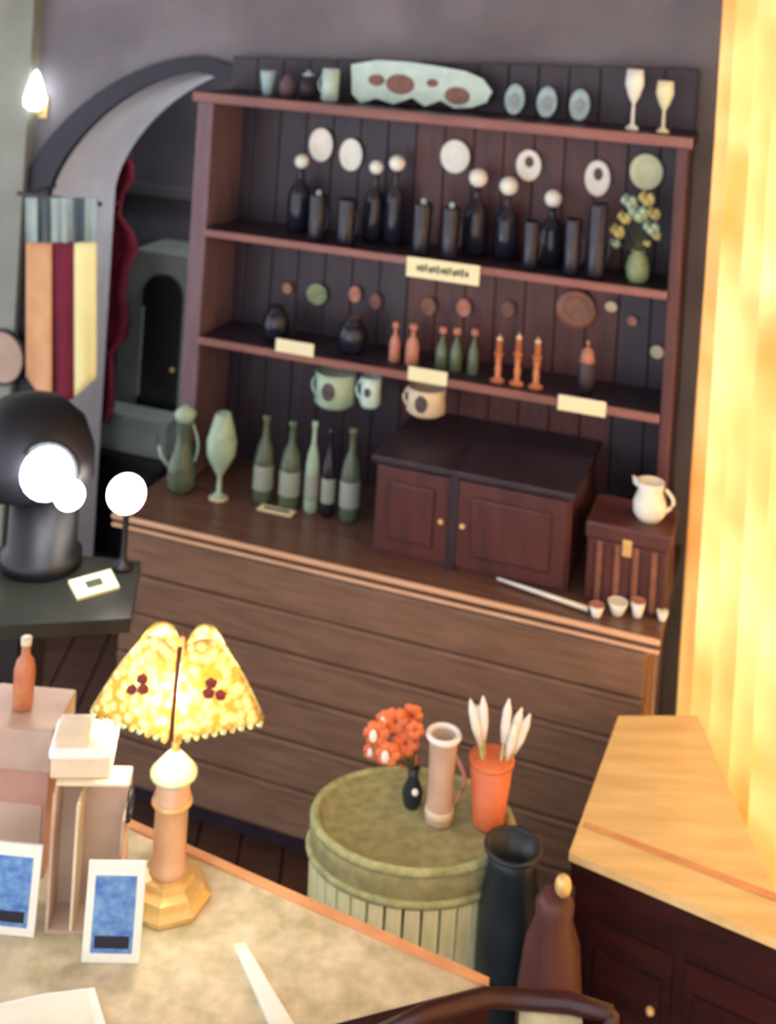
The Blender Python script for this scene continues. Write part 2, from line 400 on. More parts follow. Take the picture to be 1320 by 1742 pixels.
hung_plate(790, 523, 24, 30, 'pinkware', 'dull pink dish hung above the small green bottle')
hung_plate(865, 525, 22, 26, 'brownware', 'dull brown dish hung above the amber candlesticks')
hung_plate(980, 526, 66, 66, 'brownware', 'large brown round plate in the middle row near the window')
hung_plate(1040, 521, 20, 18, 'cream', 'tiny cream dish hung just right of the large brown plate')
hung_plate(1076, 545, 16, 16, 'pinkware', 'tiny pink dish hung below and right of the large brown plate')
hung_plate(1118, 598, 22, 22, 'cream', 'tiny cream dish hung lowest at the right end of the dresser')

def shelf_b(px, z, b): # a at which the column px meets depth b on a shelf of height z
    lo, hi = 0.0, 1742.0
    for _ in range(40):
        mid = (lo + hi) / 2
        if loc(px, mid, b)[1] > z: lo = mid
        else: hi = mid
    return loc(px, lo, b)[0], lo
def vessel(name, label, cat, px, pytop, wpx, zs, b, prof, m, parts=(), group=None, sy=1.0):
    a, pyb = shelf_b(px, zs, b); a = loc(px, (pytop + pyb) / 2, b)[0]
    h = loc(px, pytop, b)[1] - zs; D = DW(a, b, zs).y; r = wpx / 2 * D / F
    t = DR(name, label, cat, a, b, zs + .0005, group)
    MB().lathe([(q * r, k * h) for q, k in prof], 18, 1, sy).build('body', m, t, True)
    for nm, pf, mm in parts: MB().lathe([(q * r, k * h) for q, k in pf], 16, 1, sy).build(nm, mm, t, True)
    return t, r, h
S1t, S2t, S3t = S1 + .0, S2 + .0, S3 + .0
# top shelf: small pots at left
cupP = [(.45, 0), (.6, .04), (.7, .3), (.95, .75), (1, 1), (.92, 1), (.85, .75), (.6, .3), (0, .25)]
jarP = [(.6, 0), (.9, .15), (1, .5), (.8, .8), (.55, .88), (.6, 1), (.5, 1), (0, .95)]
vessel('cup', 'pale blue-white cup at the left end of the top shelf', 'cup', 456, 120, 28, S1, .11, cupP, 'china_cool', group='pots on the top shelf')
vessel('jar', 'dull mauve jar second from left on the top shelf', 'jar', 490, 128, 30, S1, .11, jarP, 'wood_post', group='pots on the top shelf')
vessel('jar', 'squat dark jar with pale spot third from left on the top shelf', 'jar', 524, 128, 30, S1, .11, jarP, 'wood_dark', [('lid', [(.7, .98), (.72, 1.02), (.3, 1.1), (.2, 1.2), (0, 1.22)], 'china_cool')], 'pots on the top shelf')
t, r, h = vessel('mug', 'pale green mug left of the long celadon platter', 'mug', 562, 117, 30, S1, .11, [(.85, 0), (1, .06), (1, 1), (.88, 1), (.86, .15), (0, .14)], 'celadon', group='pots on the top shelf')
MB().tube([(-r * .95 - .014 * math.sin(PI * k / 6), 0, h * (.2 + .6 * k / 6)) for k in range(7)], .0028, 6).build('handle', 'celadon', t, True)
# long celadon platter
b = .13
px_out = [(597, 118), (640, 111), (690, 114), (735, 120), (790, 130), (820, 143), (836, 165), (826, 184), (800, 192), (772, 193), (748, 180), (722, 190), (700, 175), (668, 186), (640, 176), (612, 184), (598, 168)]
az = [loc(x, y, b) for x, y in px_out]; a0 = sum(p[0] for p in az) / len(az); zmin = min(p[1] for p in az)
t = DR('platter', 'long pale celadon scalloped platter with brown spots standing on the top shelf', 'platter', a0, b, S1 + .001)
kz = 1.0
MB().prism([(p[0] - a0, 0, (p[1] - zmin)) for p in az], (0, .016, 0)).build('body', 'celadon', t)
for x, y, rr in ((640, 145, 13), (680, 152, 22), (777, 172, 19), (735, 150, 9)):
    p = loc(x, y, b); r = rr * .0018
    MB().lathe([(r, 0), (r * .9, .004), (0, .005)], 14, 1.2, .8, mtx=Matrix.Translation((p[0] - a0, 0.001, p[1] - zmin)) @ RX90).build('brown_spot', 'brownware', t)
for px, nm in ((876, 'left'), (931, 'middle'), (987, 'right')):
    a, z = loc(px, 165, .15); r = .030
    t = DR('oval_plate', 'pale blue oval plate standing on the top shelf, %s of the three' % nm, 'plate', a, .15, S1 + .001, 'standing oval plates')
    tl = Matrix.Rotation(-.18, 4, 'X') @ Matrix.Translation((0, 0, .050)) @ RX90
    MB().lathe([(r * .55, 0), (r * .6, .003), (r * .97, .010), (r, .012), (r * .96, .014), (r * .6, .007), (0, .006)], 22, 1, 1.55, mtx=tl).build('dish', 'china_cool', t, True)
    MB().lathe([(r * .45, .0075), (r * .42, .010), (0, .0102)], 16, 1, 1.55, mtx=tl).build('blue_centre', 'pale_cloth', t)
gob = [(.75, 0), (.7, .03), (.2, .1), (.16, .42), (.6, .55), (1, .75), (.9, 1), (.8, 1), (.85, .76), (.4, .6), (0, .58)]
vessel('goblet', 'tall white goblet at the right end of the top shelf, taller and further left', 'goblet', 1078, 118, 32, S1, .10, gob, 'china', group='white goblets on the top shelf')
vessel('goblet', 'white flared goblet at the far right end of the top shelf', 'goblet', 1130, 138, 30, S1, .10, gob, 'label', group='white goblets on the top shelf')

# upper shelf: dark decanters with round white stoppers, and dark vessels
decP = [(.8, 0), (1, .05), (1, .45), (.85, .58), (.32, .70), (.26, .84), (.34, .86), (0, .87)]
for px, py, d, wp, lab in ((510, 268, 25, 40, 'dark decanter with a small white stopper, leftmost on the upper shelf'),
                   (637, 277, 25, 36, 'dark decanter with dim white ball stopper left of centre on the upper shelf'),
                   (672, 270, 29, 36, 'dark decanter with bright white ball stopper left of centre on the upper shelf'),
                   (810, 298, 33, 44, 'dark decanter with white ball stopper under the large white plate'),
                   (862, 313, 33, 44, 'dark decanter with white ball stopper below the spotted plate'),
                   (938, 335, 31, 46, 'short dark decanter with white ball stopper, rightmost on the upper shelf')):
    a, pyb = shelf_b(px, S2, .14); D = DW(a, .14, S2).y
    t, r, h = vessel('decanter', lab, 'decanter', px, py, wp, S2, .14, decP, 'dark_glass', group='dark decanters with white stoppers')
    MB().ball((0, 0, h * .87 + d / 2 * D / F * .8), d / 2 * D / F, (1, 1, 1.05)).build('stopper', 'china', t, True)
mugP = [(.9, 0), (1, .05), (.95, .5), (1, .95), (.98, 1), (.88, 1), (.86, .1), (0, .09)]
for px, py, wp, lab, sp in ((540, 330, 32, 'low dark tankard between the leftmost decanter and the next', 1), (590, 338, 34, 'low dark tankard under the two oval white plates', 0),
                        (718, 345, 34, 'low dark tankard right of the bright stoppered decanter', 1), (766, 352, 32, 'low dark tankard under the large white plate', 1),
                        (903, 375, 28, 'small dark beaker between the two rightmost decanters', 0), (974, 372, 30, 'dark tankard under the plate with dark centre', 0), (1016, 345, 34, 'broad dark jar left of the dried flower vase', 0)):
    t, r, h = vessel('tankard', lab, 'tankard', px, py, wp, S2, .045, mugP, 'dark_glass', group='dark tankards on the upper shelf')
    MB().tube([(r * .9 + .012 * math.sin(PI * k / 6), -.012, h * (.2 + .6 * k / 6)) for k in range(7)], .0025, 6).build('handle', 'dark_glass', t, True)
    if sp: MB().lathe([(r * .35, h * .1), (r * .3, h * 1.06), (0, h * 1.1)], 10).build('pale_spoon_knob', 'china_cool', t, True)
# dried flowers
t, r, h = vessel('dried_flower_vase', 'vase of pale dried flowers at the right end of the upper shelf', 'vase', 1085, 425, 40, S2, .06, jarP, 'greenware')
ctr = DW(*(lambda q: (q[0], .06, 0))(loc(1085, 440, .06)))
for k, (x, y, s_) in enumerate(((1070, 345, 13), (1100, 340, 13), (1112, 365, 11), (1086, 365, 16), (1050, 395, 12), (1062, 372, 11), (1108, 390, 13), (1116, 402, 8), (1100, 415, 6), (1046, 415, 8))):
    a, z = loc(x, y, .06); la = a - (t.location - O).dot(U); lz = z - S2
    hd = MB(); R_ = s_ * .00165
    for q in range(7):
        th = q * 2.4; hd.ball((la + R_ * .6 * math.cos(th), R_ * .6 * math.sin(th), lz + R_ * .5 * math.sin(q * 1.7)), R_ * .55, (1, 1, 1.2), 1)
    f_ = hd.build('flower_head', 'straw' if k % 3 else 'pale_glass', t)
    MB().tube([(0, 0, h * .9), (la * .5, 0, h + (lz - h) * .55), (la, 0, lz)], .0015, 5).build('flower_stem', 'stem', t)

# middle shelf: bottles and amber candlesticks
botP = [(.8, 0), (1, .04), (1, .5), (.8, .64), (.34, .76), (.32, .94), (.42, .95), (.42, 1), (0, 1)]
for px, py, wp, m, lab in ((672, 553, 19, 'pinkware', 'slim pale bottle, left of the pair beside the middle shelf label'), (702, 556, 24, 'pinkware', 'slim pink bottle with broad head, right of the pair on the middle shelf'),
                      (752, 562, 22, 'green_glass', 'green bottle with pink neck, left of three on the middle shelf'), (776, 564, 22, 'green_glass', 'green bottle with pink neck, middle of three on the middle shelf'), (806, 566, 20, 'green_glass', 'small dull green bottle beside the amber candlesticks')):
    vessel('bottle', lab, 'bottle', px, py, wp, S3, .07, botP, m, [('cap', [(.5, .93), (.62, .96), (.62, 1.06), (.4, 1.1), (0, 1.1)], 'pinkware')], 'bottles on the middle shelf')
canP = [(1, 0), (1, .05), (.5, .09), (.36, .16), (.5, .3), (.36, .42), (.5, .56), (.4, .62), (.7, .66), (.6, .7), (.42, .7), (.42, 1), (0, 1)]
for px, py, nm in ((848, 578, 'left'), (881, 576, 'middle'), (913, 583, 'right')):
    vessel('candlestick', 'amber turned candlestick with candle on the middle shelf, %s of three' % nm, 'candlestick', px, py, 25, S3, .05, canP, 'amber', [('candle', [(.40, .7), (.40, 1.05), (.1, 1.07), (.06, 1.14), (0, 1.14)], 'cream')], 'amber candlesticks')
vessel('pot', 'tiny pink lidded pot right of the amber candlesticks', 'pot', 998, 583, 28, S3, .06, [(.7, 0), (1, .3), (1, .6), (.6, .8), (.2, .86), (.25, .95), (0, 1)], 'wood_dark', [('lid', [(.95, .62), (.7, .85), (.2, .92), (.25, 1.02), (0, 1.06)], 'pinkware')])
vessel('dark_jar', 'large dark jar on the middle shelf left of the paired bottles', 'jar', 600, 540, 52, S3, .09, jarP, 'dark_glass')
vessel('dark_jar', 'dark lidded jar at the left end of the middle shelf', 'jar', 470, 520, 48, S3, .09, jarP, 'dark_glass')

# labels clipped to the shelf fronts
def shelf_label(px0, px1, py0, py1, zs, label, lettering):
    a0, z0 = loc(px0, py1, -.02); a1, _ = loc(px1, py1, -.02); zt = loc((px0 + px1) / 2, (py0 + py1) / 2, -.02)[1]
    hh = (py1 - py0) * .00168 / 2
    t = DR('shelf_label', label, 'label', (a0 + a1) / 2, -.018, zt, 'cream labels on the shelf edges')
    w_ = a1 - a0
    MB().box(-w_ / 2, w_ / 2, -.004, .003, -hh, hh, .0015).build('card', 'label', t)
    if lettering:
        n = 13; x = -w_ * .36
        for k in range(n):
            ww = w_ * .72 / n
            MB().box(x + .0012, x + ww - .0012 * (1 + k % 3), -.0046, -.0038, -hh * (.26 + .08 * (k % 2)), hh * (.24 + .1 * ((k * 7) % 3))).build('ink_mark', 'ink', t)
            x += ww
    return t
shelf_label(690, 815, 444, 478, S2, 'large cream printed label on the upper shelf edge', True)
shelf_label(468, 533, 580, 603, S3, 'small cream label at the left of the middle shelf edge', False)
shelf_label(693, 760, 628, 652, S3, 'small cream label in the centre of the middle shelf edge', False)
shelf_label(948, 1030, 678, 703, S3, 'cream label at the right of the middle shelf edge', False)

# mugs hanging under the middle shelf
def hanging_mug(px0, px1, py0, py1, m, label, hole):
    b_ = .03
    a, z0 = loc((px0 + px1) / 2, py1, b_); z1 = loc((px0 + px1) / 2, py0, b_)[1]; z1 = min(z1, S3 - .026)
    a0 = loc(px0, py1, b_)[0]; a1 = loc(px1, py1, b_)[0]; r = (a1 - a0) / 2; h = z1 - z0
    t = DR('hanging_mug', label, 'mug', a, b_, z0, 'mugs hanging under the middle shelf')
    MB().lathe([(r * .75, 0), (r, h * .12), (r * .95, h * .5), (r, h * .86), (r * .9, h * .86), (r * .86, h * .5), (r * .7, h * .1), (0, h * .09)], 20).build('cup', m, t, True)
    MB().tube([(-hole * r * .95 - hole * .016 * math.sin(PI * k / 8), -.0, h * (.15 + .6 * k / 8)) for k in range(9)], .0042, 8).build('handle', m, t, True)
    MB().tube([(0, 0, S3 - .023 - z0), (0, 0, h * .97), (.006, 0, h * .9), (.012, 0, h * .95)] if S3 - .023 - z0 > h else [(0, 0, h), (0, 0, h * .8)], .0015, 6).build('hook', 'brass', t)
    MB().lathe([(r * .34, 0), (r * .32, .003), (0, .004)], 16, 1, 1.3, mtx=Matrix.Translation((hole * -.0 * r, -r * .985, h * .48)) @ RX90).build('dark_motif', 'motif', t)
hanging_mug(536, 602, 612, 690, 'pale_glass', 'pale green-white mug with dark oval hanging under the middle shelf', 1)
hanging_mug(612, 646, 622, 692, 'celadon', 'narrow pale green mug hanging between two wider mugs', 1)
hanging_mug(692, 756, 650, 704, 'cream', 'cream-brown mug hanging below the central shelf label', 1)

# worktop things
t, r, h = vessel('pitcher', 'pale green pitcher with long spout at the left end of the worktop', 'pitcher', 312, 702, 50, WT, -.08, [(.75, 0), (1, .08), (1, .34), (.72, .5), (.5, .66), (.62, .9), (.75, 1), (.62, 1), (.4, .7), (0, .66)], 'green_glass')
MB().tube([(-r * .9, -.01, h * .3), (-r * 1.5, -.015, h * .42), (-r * 1.7, -.015, h * .55)], [.009, .007, .006], 8).build('spout', 'pale_glass', t, True)
MB().tube([(r * .6 + .022 * math.sin(PI * k / 8), 0, h * (.3 + .58 * k / 8)) for k in range(9)], .004, 8).build('handle', 'pale_glass', t, True)
MB().lathe([(r * .64, h * .90), (r * .78, h * 1.0), (r * .5, h * 1.06), (0, h * 1.12)], 16).build('lid', 'pale_glass', t, True)
vessel('glass_goblet', 'pale green goblet with egg-shaped bowl next to the pitcher', 'goblet', 376, 702, 52, WT, -.08, [(.6, 0), (.55, .03), (.18, .08), (.16, .26), (.5, .36), (.95, .52), (1, .68), (.7, .88), (.5, 1), (.4, 1), (.6, .86), (0, .5)], 'pale_glass', [('foot', [(.64, 0), (.62, .02), (.2, .07), (0, .07)], 'cream')])
for px, py, wp, m, lab in ((450, 706, 34, 'green_glass', 'dull green bottle leftmost in the worktop bottle row'), (495, 716, 36, 'green_glass', 'dull green bottle second from left in the worktop row'),
                           (532, 716, 24, 'pale_glass', 'slim bright green bottle in the middle of the worktop row'), (560, 728, 24, 'dark_glass', 'dark bottle right of the slim bright green one'), (597, 728, 34, 'green_glass', 'broad green bottle beside the cupboard doors')):
    vessel('worktop_bottle', lab, 'bottle', px, py, wp, WT, -.04, botP, m, [('label_band', [(1.02, .16), (1.03, .18), (1.03, .42), (1.02, .44)], 'sage')], 'bottles on the worktop')
a, b = on_shelf(470, 870, WT)
t = DR('place_card', 'small cream card lying in front of the worktop bottles', 'card', a, b, WT + .001)
MB().box(-.055, .055, -.02, .02, 0, .004, .001).build('sheet', 'label', t); MB().box(-.04, .04, -.006, .006, .004, .0046).build('ink_mark', 'ink', t)
# pale stick and white cups at the right end of the worktop
p0, p1 = onz(846, 984, WT + .012), onz(1000, 1036, WT + .012)
mbs = MB(); mbs.tube([p0, p0.lerp(p1, .5), p1], [.004, .006, .007], 8)
tag(mbs.build('ivory_stick', 'china', None, True), 'thin ivory stick lying on the worktop before the cupboard', 'stick')
for px, py, wp, hh, lab in ((1014, 1050, 26, .03, 'white egg cup touching the end of the ivory stick'), (1050, 1046, 34, .032, 'white saucer cup, left of the pair near the window'), (1084, 1050, 26, .04, 'white cup with pinkish rim, right of the pair near the window'), (1126, 1056, 20, .022, 'tiny white dish at the far right end of the worktop')):
    a, b = on_shelf(px, py, WT); b = max(b, WF + .03); r = wp / 2 * .00148
    t = DR('white_cup', lab, 'cup', a, b, WT + .001, 'white cups on the worktop')
    MB().lathe([(r * .5, 0), (r * .6, hh * .1), (r, hh), (r * .9, hh), (r * .5, hh * .2), (0, hh * .18)], 16).build('bowl', 'china', t, True)
    MB().lathe([(r * .95, hh * .98), (r * 1.03, hh * 1.0), (r * 1.0, hh * 1.06), (r * .9, hh)], 16).build('rim', 'pinkware' if wp == 26 else 'china', t)
# woven chest with a white jug at the right end
a0, _ = loc(992, 960, -.20); a1, _ = loc(1140, 960, -.20); zc = loc(1070, 872, -.10)[1]
t = DR('woven_chest', 'reddish woven lidded chest at the right end of the worktop', 'chest', (a0 + a1) / 2, -.10, WT + .0005)
w_ = a1 - a0; hb = zc - WT
MB().box(-w_ / 2 + .006, w_ / 2 - .006, -.094, .09, 0, hb * .78, .006).build('body', 'wood_red', t)
MB().box(-w_ / 2, w_ / 2, -.10, .095, hb * .78, hb, .008).build('lid', 'wood_red', t)
for k in range(9):
    x = -w_ / 2 + .016 + k * (w_ - .032) / 8
    MB().box(x - .007, x + .007, -.098, -.093, .004, hb * .77, .002).build('splint', 'brownware' if k % 2 else 'wood_red', t)
MB().box(-.012, .012, -.106, -.098, hb * .66, hb * .86, .003).build('clasp', 'brass', t)
a, z = loc(1105, 860, -.12); D = DW(a, -.06, z).y; r = .042
t = DR('white_jug', 'squat white jug standing on the woven chest', 'jug', a, -.12, WT + hb + .001)
MB().lathe([(r * .7, 0), (r, .02), (r * 1.02, .045), (r * .75, .075), (r * .85, .10), (r * .75, .10), (r * .65, .075), (0, .06)], 20).build('body', 'china', t, True)
MB().tube([(r * .9 + .022 * math.sin(PI * k / 8), 0, .025 + .06 * k / 8) for k in range(9)], .005, 8).build('handle', 'china', t, True)
MB().prism([(-r * .7, -.012, .098), (-r * .7, .012, .098), (-r * 1.15, 0, .106)], (0.004, 0, -.02)).build('spout', 'china', t)

# ------------------------------------------------------------------ arch side: sconce, drape, curtain, cabinet
a, z = loc(60, 155, WB - .06)
t = DR('wall_sconce', 'small glowing white wall sconce above the navy arch', 'sconce', a, WB, z - .05)
MB().box(-.018, .018, -.012, -.001, -.05, .03, .004).build('back_plate', 'brass', t)
MB().tube([(0, -.01, -.02), (0, -.05, -.03), (0, -.06, -.012)], .005, 8).build('arm', 'brass', t, True)
MB().lathe([(.018, -.015), (.036, 0), (.038, .025), (.026, .07), (.012, .11), (0, .125)], 16, off=(0, -.06, 0)).build('shade', 'sconce', t, True)
# striped drape on a rod
bd = .02
zr = loc(100, 338, bd)[1]
ar0 = loc(30, 338, bd)[0]; ar1 = loc(172, 338, bd)[0]
t = DR('striped_drape', 'hanging striped drape in peach, maroon and yellow before the arch', 'drape', (ar0 + ar1) / 2, bd, 0); ivt = inv_of(t)
MB().tube([DP(ar0, bd, zr), DP(ar1, bd, zr)], .008, 10).build('rod', 'wood_dark', t, True, ivt)
MB().tube([DP(ar0 + .01, bd, zr), DP(ar0 + .01, .214, zr)], .006, 8).build('rod_bracket', 'wood_dark', t, True, ivt)
def stripe(px0, px1, ytop, yb0, yb1, m, nm, ph):
    rows = []
    nr, nc = 14, 7
    for i in range(nr + 1):
        r_ = []
        for j in range(nc + 1):
            s = j / nc; x = px0 + (px1 - px0) * s; y = ytop + ((yb0 + (yb1 - yb0) * s) - ytop) * i / nr
            bb = bd - .012 + .009 * math.sin(ph + s * 5.0) * (.3 + .7 * i / nr)
            a, z = loc(x, y, bb); r_.append(DP(a, bb, z))
        rows.append(r_)
    MB().grid(rows, -N * .003).build(nm, m, t, True, ivt)
for k, m in enumerate(('pale_cloth', 'slate_cloth', 'pale_cloth', 'pale_cloth', 'slate_cloth', 'pale_cloth')):
    stripe(44 + k * 20.3, 44 + (k + 1) * 20.3 + .6, 336, 413, 413, m, 'top_band', k * 1.0)
stripe(45, 89, 412, 640, 702, 'peach_cloth', 'peach_stripe', 0)
stripe(88.5, 127.5, 412, 698, 676, 'maroon_cloth', 'maroon_stripe', 1.5)
stripe(127, 165, 412, 676, 642, 'yellow_cloth', 'yellow_stripe', 3.0)
# red curtain with gathered waists, inside the arch
rb = WB + .50
t = DR('red_curtain', 'dark red gathered curtain hanging behind the striped drape in the archway', 'curtain', loc(190, 500, rb)[0], rb, 0); ivt = inv_of(t)
edge = [(262, 214), (280, 228), (305, 228), (330, 212), (365, 205), (395, 228), (425, 236), (455, 222), (500, 214), (545, 224), (575, 216), (600, 194), (640, 196), (690, 196), (720, 185)]
rows = []
for y, xr in edge:
    r_ = []
    for j in range(15):
        s = j / 14; x = 130 + (xr - 130) * s; bb = rb + .03 * math.sin(s * 17 + y * .004)
        a, z = loc(x, y, bb); r_.append(DP(a, bb, z))
    rows.append(r_)
cu = MB().grid(rows, -N * .004).build('cloth', 'red_cloth', t, True, ivt)
zz = loc(180, 262, rb)[1]; ra = loc(214, 262, rb)[0]
MB().tube([DP(ra - .28, rb, zz), DP(ra + .03, rb, zz)], .012, 10).build('curtain_rail', 'wood_dark', t, True, ivt)
for y in (345, 600):
    a, z = loc(200 if y < 500 else 188, y, rb - .04); a_l = loc(135, y, rb - .04)[0]
    MB().tube([DP(a_l, rb - .045, z), DP((a + a_l) / 2, rb - .05, z - .015), DP(a + .01, rb - .045, z)], .007, 8).build('tie_cord', 'maroon_cloth', t, True, ivt)
# sage cabinet with a dark arched door, against the passage wall
cbk = FB - .28
a0, z1 = loc(218, 424, cbk); a1, _ = loc(336, 424, cbk)
t = DR('arched_cabinet', 'tall sage-grey cabinet with a dark arched door seen through the archway', 'cabinet', (a0 + a1) / 2, cbk, 0)
w_ = a1 - a0 + .06; W2 = w_ / 2
def rounded(x0, x1, z0, z1, r, n=8):
    p = [(x0, z0), (x1, z0)]
    for k in range(n + 1): th = PI / 2 * k / n; p.append((x1 - r + r * math.cos(th), z1 - r + r * math.sin(th)))
    for k in range(n + 1): th = PI / 2 + PI / 2 * k / n; p.append((x0 + r + r * math.cos(th), z1 - r + r * math.sin(th)))
    return p
MB().prism([(x, .01, z) for x, z in rounded(-W2, W2, 0, z1, .06)], (0, .26, 0)).build('body', 'sage', t)
da0, dz1 = loc(246, 462, cbk); da1, _ = loc(313, 462, cbk); dzb = loc(280, 700, cbk)[1]; off = (a0 + a1) / 2
dd = MB().prism([(x - off, -.006, z) for x, z in rounded(da0, da1, max(dzb, .25), dz1, (da1 - da0) / 2 * .98)], (0, .015, 0)).build('door', 'niche', t)
MB().box(da0 - off - .0, da0 - off + .012, -.012, -.006, dzb + .05, dz1 - .14).build('door_edge', 'sage', dd)
MB().ball((da1 - off - .02, -.014, (dzb + dz1) / 2 - .1), .011).build('knob', 'brass', dd)
MB().box(-W2 - .02, W2 + .02, -.03, .27, 0, .10, .008).build('plinth', 'sage', t)
# pale chest under it
a0, z1 = loc(158, 692, .86); a1, _ = loc(285, 692, .86)
t = DR('pale_chest', 'low sage-grey chest below the archway behind the globe lamp', 'chest', (a0 + a1) / 2, .86, 0)
w_ = (a1 - a0) / 2
zbn = loc(215, 772, .86)[1]; t.location.z = zbn + .001; hc = z1 - zbn
MB().box(-w_, w_, 0, .10, 0, hc - .025, .008).build('body', 'sage', t)
MB().box(-w_ - .01, w_ + .01, -.010, .104, hc - .025, hc, .005).build('lid', 'sage', t)
MB().box(-w_ * .8, w_ * .8, -.006, 0, hc * .15, hc * .7, .004).build('front_panel', 'sage', t)
t = DR('dark_bench', 'dark bench carrying the sage-grey chest below the archway', 'bench', (a0 + a1) / 2 - .05, .84, 0)
MB().box(-w_ - .25, w_ + .06, -.02, .125, zbn - .03, zbn, .004).build('bench_top', 'black', t)
MB().box(-w_ - .22, w_ + .04, 0, .12, .08, zbn - .03).build('front_panel', 'black', t)
for x in (-w_ - .21, w_ + .02): MB().box(x - .02, x + .02, 0, .12, 0, zbn - .03, .004).build('end_leg', 'black', t)
# round plate on the pilaster
a, z = loc(2, 608, .20); 
t = DR('round_plaque', 'round beige plaque with dark rim hung on the left pilaster', 'plaque', a, .2145, z)
r = .098
MB().lathe([(r * .9, 0), (r * .92, .012), (0, .014)], 32, mtx=RX90).build('disc', 'manila', t)
MB().lathe([(r * .9, 0), (r * 1.0, .004), (r * 1.0, .018), (r * .92, .02), (r * .9, .012)], 32, mtx=RX90).build('rim', 'wood_dark', t, True)

# ------------------------------------------------------------------ dark side counter with lamps
LZ = 1.0
t = thing('side_counter', 'dark side counter at the left carrying the bright round lamps', 'counter', (-.80, 2.58, 0))
def lp(p): return (p.x + .80, p.y - 2.58, p.z)
fl_, fr_, br_ = onz(-120, 1072, LZ), onz(222, 1052, LZ), onz(240, 955, LZ)
bl_ = Vector((fl_.x - .02, br_.y + .03, LZ))
MB().prism([lp(p) for p in (fl_, fr_, br_, bl_)], (0, 0, -.03)).build('top', 'counter_dark', t)
MB().box(-.36, .10, -.03, .14, 0, LZ - .03, .004).build('body', 'black', t)
for k in range(2): 
    x0 = -.35 + k * .225
    dd = MB().box(x0, x0 + .215, -.042, -.03, .08, LZ - .06, .004).build('door', 'black', t)
    MB().ball((x0 + .19, -.048, .7), .009).build('knob', 'brass', dd)
c0 = onz(30, 968, LZ); c0.y += .03
t = thing('domed_lamp', 'black domed lamp housing with a glaring white lens on the side counter', 'lamp', (c0.x, c0.y, LZ + .001))
Dm = c0.y; rr = 112 * Dm / F; hz = atd(30, 668, Dm).z - LZ
MB().lathe([(rr * .60, 0), (rr * .60, .03), (rr * .52, .035), (rr * .50, hz * .55), (0, hz * .55)], 28, off=(.045, 0, 0)).build('body', 'black', t, True)
MB().lathe([(0, hz * .46), (rr * .8, hz * .47), (rr, hz * .52), (rr * .98, hz * .68), (rr * .82, hz * .84), (rr * .5, hz * .95), (0, hz)], 32).build('housing', 'black', t, True)
def lamp_bulb(px, py, D, rpx, m, parent, nm, e, col):
    p = atd(px, py, D); lpnt = p - parent.location
    o = MB().ball(lpnt, rpx * D / F, sub=3).build(nm, m, parent, True)
    ld = bpy.data.lights.new(nm + '_light', 'POINT'); ld.energy = e; ld.color = col; ld.shadow_soft_size = rpx * D / F
    lo = bpy.data.objects.new(nm + '_light', ld); C.objects.link(lo); lo.parent = parent; lo.location = lpnt + Vector((0, -.09, .02))
    return o
b1 = lamp_bulb(80, 806, Dm - rr * .95, 44, 'bulb_cool', t, 'lens', 1.6, (.86, .9, 1))
MB().ball(atd(118, 842, Dm - rr * .92) - t.location, 26 * (Dm - rr) / F, sub=3).build('side_lens', 'bulb_cool', t, True)
pl = atd(80, 806, Dm - rr * .9) - t.location
MB().tube([(pl.x + .066 * math.cos(k * PI / 10), pl.y + .01, pl.z + .066 * math.sin(k * PI / 10)) for k in range(20)], .006, 8, True).build('lens_ring', 'black', t, True)
g0 = onz(209, 968, LZ); 
t = thing('globe_lamp', 'small round white globe lamp on a black stem right of the domed lamp', 'lamp', (g0.x, g0.y, LZ + .001))
gz = atd(215, 840, g0.y).z - LZ
MB().lathe([(.022, 0), (.022, .008), (.012, .016), (.007, .03), (.007, gz - .05), (.018, gz - .042), (.018, gz - .034), (0, gz - .03)], 18).build('stem', 'black', t, True)
lamp_bulb(215, 840, g0.y, 33, 'bulb_warm', t, 'globe', .8, (1, .93, .86))
cn = [onz(x, y, LZ + .001) for x, y in ((116, 992), (188, 972), (203, 1002), (132, 1022))]
cc = sum(cn, Vector()) / 4
t = thing('notice_card', 'white notice card lying askew at the front of the side counter', 'card', cc)
MB().prism([p - cc for p in cn], (0, 0, .006)).build('sheet', 'label', t)
MB().prism([(p - cc) * .38 + Vector((0, 0, .0065)) for p in cn], (0, 0, .0006)).build('ink_mark', 'ink', t)

# ------------------------------------------------------------------ foreground table
TZ = .71
P1, P2, P3, P4 = Vector((-.76, 2.455, TZ)), onz(826, 1682, TZ), Vector((-.55, 1.665, TZ)), Vector((-1.25, 2.12, TZ))
tc_ = (P1 + P2 + P3 + P4) / 4; tc_.z = 0
t = thing('display_table', 'mottled cloth-covered table with gilt far edge carrying lamp and boxes', 'table', tc_)
L = lambda p: Vector(p) - tc_
MB().prism([L(p) for p in (P1, P2, P3, P4)], (0, 0, -.028)).build('tabletop', 'cloth', t)
def rim(pa, pb, m, wd, nm):
    d = (pb - pa).normalized(); o = d.cross(Vector((0, 0, 1)))
    if (pa + o - tc_).to_2d().length < (pa - o - tc_).to_2d().length: o = -o
    MB().prism([L(pa + Vector((0, 0, .006))), L(pb + Vector((0, 0, .006))), L(pb + o * wd + Vector((0, 0, .006))), L(pa + o * wd + Vector((0, 0, .006)))], (0, 0, -.045)).build(nm, m, t)
rim(P1, P2, 'gilt_wood', .018, 'far_rim'); rim(P2, P3, 'mahogany', .02, 'side_rim'); rim(P3, P4, 'mahogany', .02, 'near_rim'); rim(P4, P1, 'mahogany', .02, 'end_rim')
